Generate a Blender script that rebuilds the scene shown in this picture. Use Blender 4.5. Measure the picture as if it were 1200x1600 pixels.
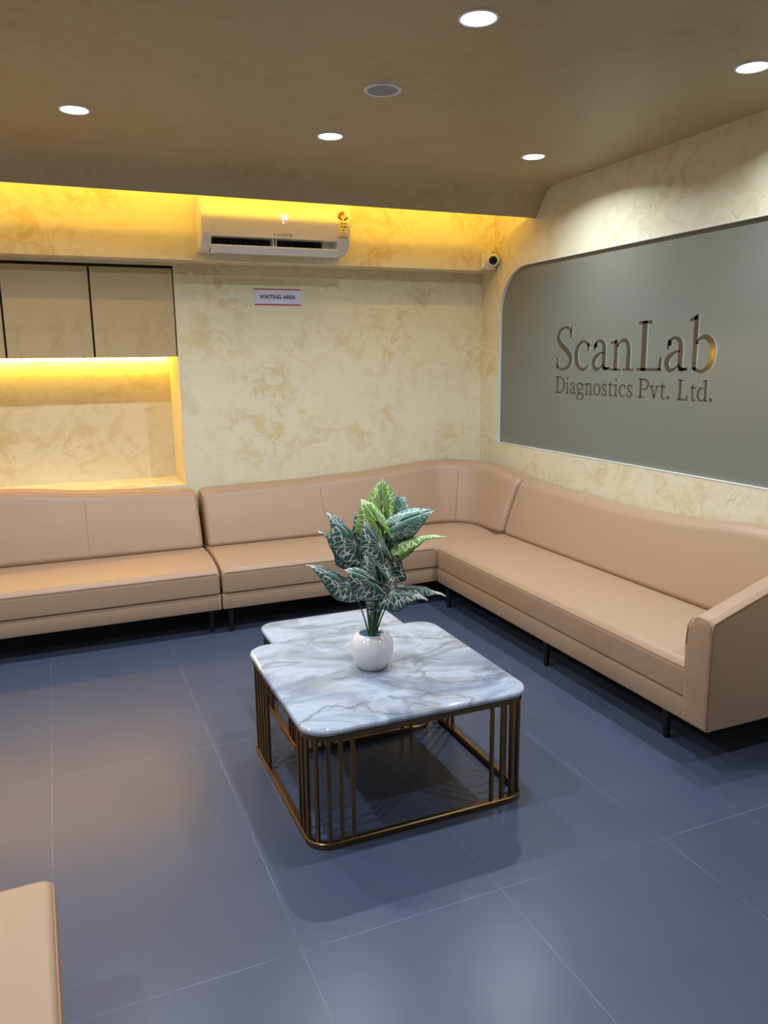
import bpy, bmesh, math, random
from mathutils import Vector, Matrix
from mathutils.geometry import tessellate_polygon
PI = math.pi
for o in list(bpy.data.objects): bpy.data.objects.remove(o)
COL = bpy.context.scene.collection
SC = bpy.context.scene

# ------------------------------------------------------------------ camera
R_ = Vector((0.92072091, -0.39004517, -0.0117379)); U_ = Vector((0.08603903, 0.17357583, 0.9810549)); F_ = Vector((0.38061831, 0.90428767, -0.193374))
cam = bpy.data.cameras.new('camera'); cam.sensor_fit = 'VERTICAL'; cam.sensor_height = 36; cam.lens = 1215.24/1600*36
cam.clip_start = .02
co = bpy.data.objects.new('camera', cam); COL.objects.link(co)
M3 = Matrix((R_, U_, -F_)).transposed()
co.matrix_world = Matrix.Translation((-2.8425, -4.9378, 1.5157)) @ M3.to_4x4()
SC.camera = co

# ------------------------------------------------------------------ world, exposure, light strengths
SC.view_settings.view_transform = 'Standard'; SC.view_settings.look = 'None'; SC.view_settings.gamma = 1
SC.view_settings.use_curve_mapping = False
SC.view_settings.exposure = -0.1
w = bpy.data.worlds.new('world'); SC.world = w; w.use_nodes = True
w.node_tree.nodes['Background'].inputs[0].default_value = (0, 0, 0, 1)
COOL = (.78, .88, 1.0); WARM = (1.0, .60, .045)
P_DOWN = 14.0; P_COVE = 7.5; P_COVE_FILL = 15.0; E_LED = 64.0; E_DISC = 14.0
ZC = 2.513            # main ceiling
DOWNLIGHTS = [(-1.571, -2.69), (-.463, -2.69), (-2.66, -1.35), (-1.575, -1.35), (-.492, -1.36), (-2.66, -2.69),
              (-3.75, -1.35), (-3.75, -2.69), (-.48, -4.03), (-3.75, -4.03)]

def area(name, loc, rot, sx, sy, power, col, shape='RECTANGLE', spread=PI, parent=None):
    l = bpy.data.lights.new(name, 'AREA'); l.shape = shape; l.size = sx; l.size_y = sy
    l.energy = power; l.color = col; l.spread = spread
    o = bpy.data.objects.new(name, l); COL.objects.link(o); o.location = loc; o.rotation_euler = rot
    if parent: o.parent = parent
    return o
# warm strip lying in the cove behind the ceiling edge, throwing its light at the bulkhead, then an added fill above it
area('cove_light', (-1.98, -.634, 2.398), (math.radians(112), 0, 0), 3.9, .005, P_COVE, WARM)
area('cove_light', (-1.98, -.615, 2.62), (math.radians(100), 0, 0), 3.9, .02, P_COVE_FILL, WARM)  # added fill standing in for bounced cove light on the lower bulkhead

# ------------------------------------------------------------------ materials
def srgb(r, g, b):
    f = lambda c: (c/255/12.92) if c/255 <= .04045 else ((c/255+.055)/1.055)**2.4
    return (f(r), f(g), f(b), 1)
MATS = {}
def mat(name, col=(.5, .5, .5, 1), rough=.5, metal=0, spec=.5, emit=None, estr=0, coat=0):
    m = bpy.data.materials.new(name); m.use_nodes = True; b = m.node_tree.nodes['Principled BSDF']
    b.inputs['Base Color'].default_value = col; b.inputs['Roughness'].default_value = rough
    b.inputs['Metallic'].default_value = metal; b.inputs['Specular IOR Level'].default_value = spec
    b.inputs['Coat Weight'].default_value = coat
    if emit: b.inputs['Emission Color'].default_value = emit; b.inputs['Emission Strength'].default_value = estr
    MATS[name] = m; return m
class NT:
    def __init__(s, m): s.t = m.node_tree; s.b = s.t.nodes['Principled BSDF']
    def n(s, typ, **kw):
        x = s.t.nodes.new(typ)
        for k, v in kw.items():
            if k in x.inputs.keys() if isinstance(k, str) else False: x.inputs[k].default_value = v
            else: setattr(x, k, v)
        return x
    def l(s, a, b): s.t.links.new(a, b)
    def ramp(s, fac, stops):
        r = s.n('ShaderNodeValToRGB'); e = r.color_ramp.elements
        while len(e) < len(stops): e.new(.5)
        for i, (p, c) in enumerate(stops): e[i].position = p; e[i].color = c
        s.l(fac, r.inputs[0]); return r.outputs[0]
    def mix(s, fac, a, b, bt='MIX'):
        m = s.n('ShaderNodeMix', data_type='RGBA', blend_type=bt)
        for v, i in ((fac, 0), (a, 6), (b, 7)):
            if hasattr(v, 'is_linked') or hasattr(v, 'links'): s.l(v, m.inputs[i])
            else: m.inputs[i].default_value = v
        return m.outputs[2]
    def bump(s, h, st=.3, dist=.01):
        b = s.n('ShaderNodeBump'); b.inputs['Strength'].default_value = st; b.inputs['Distance'].default_value = dist
        s.l(h, b.inputs['Height']); s.l(b.outputs[0], s.b.inputs['Normal']); return b

def stucco(name, light, mid, dark, bumpst=.35, rough=.62, thr=(.50, .60)):
    m = mat(name, light, rough); k = NT(m)
    tc = k.n('ShaderNodeTexCoord'); P = tc.outputs['Object']
    nz = k.n('ShaderNodeTexNoise'); nz.inputs['Scale'].default_value = 1.1; nz.inputs['Detail'].default_value = 3; k.l(P, nz.inputs['Vector'])
    c1 = k.mix(nz.outputs[0], light, mid)
    # trowelled blotches
    n2 = k.n('ShaderNodeTexNoise'); n2.inputs['Scale'].default_value = 9; n2.inputs['Detail'].default_value = 8; n2.inputs['Roughness'].default_value = .62; n2.inputs['Distortion'].default_value = 1.2
    k.l(P, n2.inputs['Vector'])
    f = k.ramp(n2.outputs[0], [(thr[0], (0, 0, 0, 1)), (thr[1], (1, 1, 1, 1))])
    n3 = k.n('ShaderNodeTexNoise'); n3.inputs['Scale'].default_value = 2.3; n3.inputs['Detail'].default_value = 4; k.l(P, n3.inputs['Vector'])
    f3 = k.ramp(n3.outputs[0], [(.38, (0, 0, 0, 1)), (.68, (.9, .9, .9, 1))])
    f = k.mix(1.0, f, f3, 'MULTIPLY')
    c2 = k.mix(f, c1, dark)
    k.l(c2, k.b.inputs['Base Color'])
    # raised trowel ridges: thin contour lines of a distorted noise
    n4 = k.n('ShaderNodeTexNoise'); n4.inputs['Scale'].default_value = 6; n4.inputs['Detail'].default_value = 5; n4.inputs['Distortion'].default_value = 1.8; k.l(P, n4.inputs['Vector'])
    r4 = k.ramp(n4.outputs[0], [(.47, (0, 0, 0, 1)), (.5, (1, 1, 1, 1)), (.512, (.15, .15, .15, 1)), (1, (.1, .1, .1, 1))])
    n5 = k.n('ShaderNodeTexNoise'); n5.inputs['Scale'].default_value = 22; n5.inputs['Detail'].default_value = 6; k.l(P, n5.inputs['Vector'])
    n6 = k.n('ShaderNodeTexNoise'); n6.inputs['Scale'].default_value = 5; n6.inputs['Detail'].default_value = 3; k.l(k.n('ShaderNodeTexCoord').outputs['Object'], n6.inputs['Vector'])
    gate = k.ramp(n6.outputs[0], [(.50, (0, 0, 0, 1)), (.60, (1, 1, 1, 1))]); r4 = k.mix(1.0, r4, gate, 'MULTIPLY')
    hh = k.mix(.5, r4, n5.outputs[0])
    k.bump(hh, bumpst, .012)
    return m
M_WALL = stucco('cream_stucco', srgb(230, 223, 194), srgb(224, 214, 180), srgb(212, 188, 134), bumpst=.42, thr=(.46, .60))
M_CEIL = stucco('ceiling_stucco', srgb(184, 168, 134), srgb(172, 158, 128), srgb(166, 142, 100), bumpst=.15, rough=.45, thr=(.42, .68))
M_DOOR = stucco('cabinet_stucco', srgb(196, 176, 138), srgb(190, 172, 134), srgb(180, 152, 106), bumpst=.10, rough=.45, thr=(.42, .68))
M_PLAIN = mat('plain_wall', srgb(190, 186, 178), .7)

def floor_mat():
    m = mat('grey_floor_tile', srgb(76, 84, 100), .2, spec=.5); k = NT(m)
    tc = k.n('ShaderNodeTexCoord'); sp = k.n('ShaderNodeSeparateXYZ'); k.l(tc.outputs['Object'], sp.inputs[0])
    def joint(out, off, period):
        a = k.n('ShaderNodeMath', operation='SUBTRACT'); k.l(out, a.inputs[0]); a.inputs[1].default_value = off
        d = k.n('ShaderNodeMath', operation='DIVIDE'); k.l(a.outputs[0], d.inputs[0]); d.inputs[1].default_value = period
        f = k.n('ShaderNodeMath', operation='FRACT'); k.l(d.outputs[0], f.inputs[0])
        g = k.n('ShaderNodeMath', operation='SUBTRACT'); k.l(f.outputs[0], g.inputs[0]); g.inputs[1].default_value = .5
        h = k.n('ShaderNodeMath', operation='ABSOLUTE'); k.l(g.outputs[0], h.inputs[0])
        q = k.n('ShaderNodeMath', operation='GREATER_THAN'); k.l(h.outputs[0], q.inputs[0]); q.inputs[1].default_value = .5 - .0013/period
        return q.outputs[0], d.outputs[0]
    jx, dx = joint(sp.outputs[0], -2.364, .6); jy, dy = joint(sp.outputs[1], -3.216, 1.2)
    mx = k.n('ShaderNodeMath', operation='MAXIMUM'); k.l(jx, mx.inputs[0]); k.l(jy, mx.inputs[1])
    nz = k.n('ShaderNodeTexNoise'); nz.inputs['Scale'].default_value = 2.5; nz.inputs['Detail'].default_value = 5; k.l(tc.outputs['Object'], nz.inputs['Vector'])
    c = k.mix(nz.outputs[0], srgb(64, 72, 92), srgb(74, 82, 101))
    ng = k.n('ShaderNodeTexNoise'); ng.inputs['Scale'].default_value = 7; k.l(tc.outputs['Object'], ng.inputs['Vector'])
    gf = k.ramp(ng.outputs[0], [(.4, (.25, .25, .25, 1)), (.6, (.9, .9, .9, 1))])
    mm = k.n('ShaderNodeMath', operation='MULTIPLY'); k.l(mx.outputs[0], mm.inputs[0]); k.l(gf, mm.inputs[1])
    c = k.mix(mm.outputs[0], c, srgb(112, 118, 136))
    k.l(c, k.b.inputs['Base Color'])
    n2 = k.n('ShaderNodeTexNoise'); n2.inputs['Scale'].default_value = 3.5; n2.inputs['Detail'].default_value = 6; k.l(tc.outputs['Object'], n2.inputs['Vector'])
    mr = k.n('ShaderNodeMapRange'); k.l(n2.outputs[0], mr.inputs[0]); mr.inputs[3].default_value = .27; mr.inputs[4].default_value = .36
    k.l(mr.outputs[0], k.b.inputs['Roughness'])
    return m
M_FLOOR = floor_mat()

def leather(name, col, rough=.42):
    m = mat(name, col, rough, spec=.45); k = NT(m)
    tc = k.n('ShaderNodeTexCoord')
    v = k.n('ShaderNodeTexVoronoi'); v.inputs['Scale'].default_value = 420; k.l(tc.outputs['Object'], v.inputs['Vector'])
    n = k.n('ShaderNodeTexNoise'); n.inputs['Scale'].default_value = 5; n.inputs['Detail'].default_value = 3; k.l(tc.outputs['Object'], n.inputs['Vector'])
    mm = k.n('ShaderNodeMath', operation='MULTIPLY_ADD'); k.l(v.outputs[0], mm.inputs[0]); mm.inputs[1].default_value = .08; k.l(n.outputs[0], mm.inputs[2])
    k.bump(mm.outputs[0], .12, .01)
    return m
M_TAN = leather('tan_leatherette', srgb(171, 140, 113))
M_SEAM = mat('tan_seam', srgb(160, 118, 90), .6)
M_BLACK = mat('black_leg', srgb(14, 14, 15), .4)
M_DARKGAP = mat('dark_gap', srgb(40, 28, 18), .7)

def marble():
    m = mat('marble', srgb(215, 220, 226), .06, spec=.6, coat=.5); k = NT(m); k.b.inputs['Coat Roughness'].default_value = .03
    tc = k.n('ShaderNodeTexCoord'); mp = k.n('ShaderNodeMapping'); mp.inputs['Rotation'].default_value = (0, 0, .6); mp.inputs['Scale'].default_value = (1.0, 1.6, 1)
    k.l(tc.outputs['Object'], mp.inputs[0]); P = mp.outputs[0]
    a = k.n('ShaderNodeTexNoise'); a.inputs['Scale'].default_value = 3.2; a.inputs['Detail'].default_value = 9; a.inputs['Roughness'].default_value = .6; a.inputs['Distortion'].default_value = .9; k.l(P, a.inputs['Vector'])
    c = k.ramp(a.outputs[0], [(.30, srgb(112, 122, 136)), (.43, srgb(138, 149, 165)), (.55, srgb(178, 188, 202)), (.7, srgb(140, 150, 163))])
    b = k.n('ShaderNodeTexNoise'); b.inputs['Scale'].default_value = 1.5; b.inputs['Detail'].default_value = 7; b.inputs['Distortion'].default_value = .7; k.l(P, b.inputs['Vector'])
    v = k.ramp(b.outputs[0], [(.484, (0, 0, 0, 1)), (.499, (.6, .6, .6, 1)), (.503, (.6, .6, .6, 1)), (.53, (0, 0, 0, 1))])
    v.node.color_ramp.interpolation = 'EASE' if hasattr(v, 'node') else 'LINEAR'
    c = k.mix(v, c, srgb(112, 112, 116))
    g = k.n('ShaderNodeTexNoise'); g.inputs['Scale'].default_value = 4.6; g.inputs['Detail'].default_value = 5; k.l(P, g.inputs['Vector'])
    gf = k.ramp(g.outputs[0], [(.55, (0, 0, 0, 1)), (.75, (.6, .6, .6, 1))])
    c = k.mix(gf, c, srgb(176, 168, 160))
    k.l(c, k.b.inputs['Base Color'])
    return m
M_MARBLE = marble()
M_BRASS = mat('antique_brass', srgb(140, 112, 74), .3, metal=1)
M_WHITE = mat('white_plastic', srgb(232, 228, 222), .28)
M_WHITEM = mat('white_metal', srgb(225, 225, 225), .45)
M_CERAMIC = mat('white_ceramic', srgb(232, 226, 224), .2, coat=.3)
M_GREY = mat('grey_grille', srgb(150, 150, 156), .8)
M_DARK = mat('dark_plastic', srgb(34, 34, 38), .5)
M_LENS = mat('camera_lens', srgb(8, 9, 14), .08)
M_DISC = mat('lamp_diffuser', (1, 1, 1, 1), .5, emit=(.86, .93, 1, 1), estr=E_DISC)
M_LED = mat('led_diffuser', (1, .9, .7, 1), .5, emit=(1, .57, .06, 1), estr=E_LED)
M_SIGN = mat('sign_plate', srgb(214, 214, 232), .35)
M_RED = mat('sign_red', srgb(176, 36, 46), .5)
M_NAVY = mat('sign_navy', srgb(24, 24, 66), .5)
M_REVEAL = mat('white_reveal', srgb(225, 225, 220), .5)
def glassm():
    m = mat('frosted_glass', srgb(118, 121, 112), .30, spec=.6); k = NT(m)
    tc = k.n('ShaderNodeTexCoord')
    v = k.n('ShaderNodeTexNoise'); v.inputs['Scale'].default_value = 320; v.inputs['Detail'].default_value = 2; k.l(tc.outputs['Object'], v.inputs['Vector'])
    k.bump(v.outputs[0], .25, .001)
    return m
M_GLASS = glassm()
M_LETTER = mat('clear_letter', srgb(70, 56, 40), .12, spec=.8)
M_LETTERB = mat('letter_bevel', srgb(150, 165, 160), .2)
M_STEM = mat('plant_stem', srgb(58, 92, 40), .45)
M_PEBBLE = mat('blue_pebble', srgb(60, 120, 165), .3)

def leafm(name, dark, mid, vein):
    m = mat(name, mid, .42, spec=.35); k = NT(m)
    uv = k.n('ShaderNodeTexCoord').outputs['UV']; sp = k.n('ShaderNodeSeparateXYZ'); k.l(uv, sp.inputs[0])
    # u = across (-1..1 stored as 0..1), v = along from attachment
    def M(op, a, b=None, c=None):
        n = k.n('ShaderNodeMath', operation=op)
        for i, v in enumerate((a, b, c)):
            if v is None: continue
            if isinstance(v, (int, float)): n.inputs[i].default_value = v
            else: k.l(v, n.inputs[i])
        return n.outputs[0]
    x = M('SUBTRACT', sp.outputs[0], .5); y = M('SUBTRACT', sp.outputs[1], .5)
    ang = M('ARCTAN2', x, y); r = M('SQRT', M('ADD', M('MULTIPLY', x, x), M('MULTIPLY', y, y)))
    # radial veins
    nz = k.n('ShaderNodeTexNoise'); nz.inputs['Scale'].default_value = 14; k.l(uv, nz.inputs['Vector'])
    wob = M('MULTIPLY', M('SUBTRACT', nz.outputs[0], .5), .35)
    s = M('ABSOLUTE', M('SINE', M('MULTIPLY', M('ADD', ang, wob), 6.5)))
    lw = M('DIVIDE', .011, M('ADD', r, .03))
    rad = M('LESS_THAN', s, M('MULTIPLY', lw, 1.9))
    # rim of fine reticulate veins
    v = k.n('ShaderNodeTexVoronoi', feature='DISTANCE_TO_EDGE'); v.inputs['Scale'].default_value = 15; k.l(uv, v.inputs['Vector'])
    net = M('LESS_THAN', v.outputs['Distance'], .05)
    ed = k.n('ShaderNodeAttribute'); ed.attribute_name = 'rim'
    rimz = M('MULTIPLY', M('GREATER_THAN', ed.outputs['Fac'], .42), M('LESS_THAN', ed.outputs['Fac'], .93))
    net = M('MULTIPLY', net, rimz)
    mid_ = M('LESS_THAN', M('ABSOLUTE', x), .008)
    vein_f = M('MINIMUM', M('ADD', M('ADD', M('MULTIPLY', rad, M('LESS_THAN', ed.outputs['Fac'], .8)), net), mid_), 1.0)
    base = k.mix(ed.outputs['Fac'], mid, dark)
    c = k.mix(vein_f, base, vein)
    k.l(c, k.b.inputs['Base Color'])
    k.b.inputs['Subsurface Weight'].default_value = 0
    return m
M_LEAF = [leafm('leaf_dark', srgb(52, 86, 78), srgb(44, 76, 58), srgb(214, 204, 198)),
          leafm('leaf_bright', srgb(120, 160, 62), srgb(84, 128, 36), srgb(232, 226, 196)),  # own hue variant, its brightness also painting the light through the top leaves
          leafm('leaf_teal', srgb(100, 142, 126), srgb(76, 118, 98), srgb(226, 230, 222))]

# ------------------------------------------------------------------ mesh helpers
def link(name, bm, m, parent=None, smooth=None):
    me = bpy.data.meshes.new(name); bmesh.ops.recalc_face_normals(bm, faces=bm.faces); bm.to_mesh(me); bm.free()
    for mm in (m if isinstance(m, (list, tuple)) else [m]): me.materials.append(mm)
    if smooth is not None:
        for p in me.polygons: p.use_smooth = True
        me.set_sharp_from_angle(angle=math.radians(smooth))
    o = bpy.data.objects.new(name, me); COL.objects.link(o)
    if parent: o.parent = parent
    return o
def thing(name, label, cat, loc=(0, 0, 0), rz=0, group=None):
    o = bpy.data.objects.new(name, None); COL.objects.link(o); o.location = loc; o.rotation_euler = (0, 0, rz)
    o.empty_display_size = .05
    o['label'] = label; o['category'] = cat
    if group: o['group'] = group
    return o
def struct(o): o['kind'] = 'structure'; return o
def box(bm, x0, x1, y0, y1, z0, z1, bev=0, seg=3, mi=0):
    r = bmesh.ops.create_cube(bm, size=1, matrix=Matrix.Translation(((x0+x1)/2, (y0+y1)/2, (z0+z1)/2)) @ Matrix.Diagonal((x1-x0, y1-y0, z1-z0, 1)))
    vs = r['verts']; fs = list({f for v in vs for f in v.link_faces})
    for f in fs: f.material_index = mi
    if bev:
        es = list({e for v in vs for e in v.link_edges})
        bmesh.ops.bevel(bm, geom=es, offset=bev, segments=seg, profile=.5, affect='EDGES')
    return bm
def B(*a, **k): return box(bmesh.new(), *a, **k)
def fillet(pts, rad, seg=6):
    out = []; n = len(pts)
    for i, p in enumerate(pts):
        r = rad[i] if isinstance(rad, (list, tuple)) else rad
        p = Vector(p)
        if r <= 0: out.append(p); continue
        a = (Vector(pts[i-1])-p); b = (Vector(pts[(i+1) % n])-p)
        la, lb = a.length, b.length; a.normalize(); b.normalize()
        t = min(r/math.tan(max(.05, a.angle(b)/2)), la*.49, lb*.49)
        A, Bq = p+a*t, p+b*t
        for s in range(seg+1):
            u = s/seg; out.append(A*(1-u)**2+p*2*u*(1-u)+Bq*u*u)
    return out
def inset(poly, d):
    n = len(poly); res = []
    area2 = sum(poly[i-1][0]*poly[i][1]-poly[i][0]*poly[i-1][1] for i in range(n)); sg = 1 if area2 > 0 else -1
    for i in range(n):
        e1 = (poly[i]-poly[i-1]); e2 = (poly[(i+1) % n]-poly[i])
        n1 = Vector((-e1.y, e1.x)).normalized()*sg if e1.length > 1e-7 else Vector((0, 0)); n2 = Vector((-e2.y, e2.x)).normalized()*sg if e2.length > 1e-7 else Vector((0, 0))
        m = (n1+n2); m = m.normalized() if m.length > 1e-6 else m
        res.append(poly[i]+m*d)
    return res
def loft(rings, caps=True, closed=False, bm=None):
    bm = bm or bmesh.new(); R = [[bm.verts.new(p) for p in r] for r in rings]; n = len(rings[0])
    pairs = list(zip(R[:-1], R[1:])) + ([(R[-1], R[0])] if closed else [])
    for a, b in pairs:
        for i in range(n): bm.faces.new((a[i], a[(i+1) % n], b[(i+1) % n], b[i]))
    if caps and not closed: bm.faces.new(R[0][::-1]); bm.faces.new(R[-1])
    return bm
def tube(bm, pts, r, seg=8, closed=False, r2=None):
    pts = [Vector(p) for p in pts]; n = len(pts); rings = []
    prev = None
    for i, p in enumerate(pts):
        if closed: t = (pts[(i+1) % n]-pts[i-1]).normalized()
        else: t = ((pts[min(i+1, n-1)]-pts[max(i-1, 0)])).normalized()
        if prev is None:
            up = Vector((0, 0, 1)) if abs(t.z) < .9 else Vector((1, 0, 0)); a = t.cross(up).normalized()
        else: a = (prev-t*prev.dot(t)).normalized()
        prev = a; b = t.cross(a)
        rr = r if r2 is None else r+(r2-r)*i/(n-1)
        rings.append([p+(a*math.cos(q)+b*math.sin(q))*rr for q in (2*PI*k/seg for k in range(seg))])
    return loft(rings, True, closed, bm)
def lathe(prof, seg=48, bm=None, c=(0, 0, 0)):
    bm = bm or bmesh.new(); rings = []
    for r, z in prof: rings.append([bm.verts.new((c[0]+max(r, 1e-4)*math.cos(2*PI*k/seg), c[1]+max(r, 1e-4)*math.sin(2*PI*k/seg), c[2]+z)) for k in range(seg)])
    for a, b in zip(rings[:-1], rings[1:]):
        for i in range(seg): bm.faces.new((a[i], a[(i+1) % seg], b[(i+1) % seg], b[i]))
    bm.faces.new(rings[0][::-1]); bm.faces.new(rings[-1]); return bm
def rrect(hx, hy, r, seg=10):
    out = []
    for cx, cy, a0 in ((hx-r, hy-r, 0), (-hx+r, hy-r, PI/2), (-hx+r, -hy+r, PI), (hx-r, -hy+r, 1.5*PI)):
        for s in range(seg+1): a = a0+PI/2*s/seg; out.append((cx+r*math.cos(a), cy+r*math.sin(a)))
    return out
def text_mesh(body, size, m, loc, rot, parent, name='lettering', extrude=.0006, align='CENTER', bold=0, sx=1):
    c = bpy.data.curves.new('t', 'FONT'); c.body = body; c.size = size; c.extrude = extrude; c.align_x = align; c.align_y = 'CENTER'; c.offset = bold; c.space_character = 1.06
    t = bpy.data.objects.new('t', c); COL.objects.link(t)
    dg = bpy.context.evaluated_depsgraph_get(); dg.update()
    me = bpy.data.meshes.new_from_object(t.evaluated_get(dg)); bpy.data.objects.remove(t); bpy.data.curves.remove(c)
    me.materials.clear(); me.materials.append(m); me.name = name
    o = bpy.data.objects.new(name, me); COL.objects.link(o); o.parent = parent; o.location = loc; o.rotation_euler = rot; o.scale = (sx, 1, 1)
    return o

# ------------------------------------------------------------------ room shell
XL, YF = -4.35, -6.6       # left wall, wall behind the camera
HB = 2.087; BD = .18       # bulkhead underside and depth
NX = -2.112; ND = .413; NZ0 = .754; NZ1 = 1.545
struct(link('floor', B(XL-.1, .1, YF-.1, .6, -.08, 0), M_FLOOR))
# ceiling: main slab, rolled edge, cove void above
prof = [(YF, ZC), (-.86, ZC), (-.815, 2.509), (-.775, 2.492), (-.735, 2.457), (-.70, 2.418), (-.651, 2.354), (-.645, 2.356), (-.645, 2.62), (-.72, 2.66), (YF, 2.66)]
rings = [[(x, y, z) for y, z in prof] for x in (XL, 0)]
struct(link('ceiling', loft(rings), M_CEIL, smooth=35))
# unseen ledge added under the cove strip to cut its light on the bulkhead
struct(link('trim_light_stop', B(XL, 0, -.648, -.600, 2.380, 2.386), M_REVEAL))
bm = B(XL-.1, .15, -.8, .55, 2.80, 2.86); struct(link('ceiling_cove', bm, M_WALL))
# back wall: right field, parts below and above the niche, niche lining
bm = bmesh.new()
box(bm, NX, .15, 0, .5, 0, 2.80)
box(bm, XL, NX, 0, .5, 0, NZ0)
box(bm, XL, NX, ND, .5, NZ0, 2.80)
box(bm, XL, NX, 0, ND, 2.075, 2.80)
struct(link('wall_back', bm, M_WALL))
bm = B(XL, 0, -BD, 0, HB, 2.80, bev=.004, seg=2); struct(link('trim_1', bm, M_WALL))
# right wall with the opening for the glass panel
GT0, GT1, GZ0, GZ1, GR = .24, 3.75, .935, 2.093, .31
outer = [(0, 0), (-YF, 0), (-YF, 2.80), (0, 2.80)]
hole = [(GT0, GZ0), (GT1, GZ0)]
for s in range(13): a = PI/2*s/12; hole.append((GT1-GR+GR*math.cos(a), GZ1-GR+GR*math.sin(a)))
for s in range(13): a = PI/2+PI/2*s/12; hole.append((GT0+GR+GR*math.cos(a), GZ1-GR+GR*math.sin(a)))
bm = bmesh.new()
allp = outer+hole
for X in (0, .12):
    V = [bm.verts.new((X, -t, z)) for t, z in allp]
    for tri in tessellate_polygon([[Vector((t, z, 0)) for t, z in outer], [Vector((t, z, 0)) for t, z in hole]]):
        try: bm.faces.new([V[i] for i in tri])
        except ValueError: pass
    if X == 0: V0 = V
for ring in (range(4), range(4, len(allp))):
    ring = list(ring)
    for i in range(len(ring)):
        a, b = ring[i], ring[(i+1) % len(ring)]
        bm.faces.new((V0[a], V0[b], V[b], V[a]))
struct(link('wall_right', bm, M_WALL))
# white reveal lining of the opening
def ring_pts(poly, X): return [(X, -t, z) for t, z in poly]
hv = [Vector(p) for p in hole]; hin = inset(hv, .003)
bm = loft([ring_pts(hv, -.002), ring_pts(hin, -.002), ring_pts(hin, .10), ring_pts(hv, .10)], caps=False, closed=True)
struct(link('trim_2', bm, M_REVEAL))
struct(link('wall_left', B(XL-.12, XL, YF, .5, 0, 2.80), M_PLAIN))
struct(link('wall_front', B(XL, .12, YF-.12, YF, 0, 2.80), M_PLAIN))

# ------------------------------------------------------------------ glass panel with cut lettering
gp = thing('glass_panel', 'large grey frosted glass wall panel with one rounded corner and serif lettering', 'glass panel', (.020, -2, GZ0+.006))
GX = .038
bm = bmesh.new(); hp = inset(hv, .004)
loft([[(0, -t+2, z-GZ0-.006) for t, z in hp], [(.010, -t+2, z-GZ0-.006) for t, z in hp]], bm=bm)
link('pane', bm, M_GLASS, gp)

def crom(pts, n=7):
    if len(pts) < 3: return [tuple(p) for p in pts]
    out = []; P = [pts[0]]+list(pts)+[pts[-1]]
    for i in range(1, len(P)-2):
        for s in range(n):
            t = s/n; out.append(tuple(.5*((2*P[i][k])+(-P[i-1][k]+P[i+1][k])*t+(2*P[i-1][k]-5*P[i][k]+4*P[i+1][k]-P[i+2][k])*t*t+(-P[i-1][k]+3*P[i][k]-3*P[i+1][k]+P[i+2][k])*t**3) for k in range(3)))
    out.append(tuple(pts[-1])); return out
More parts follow.
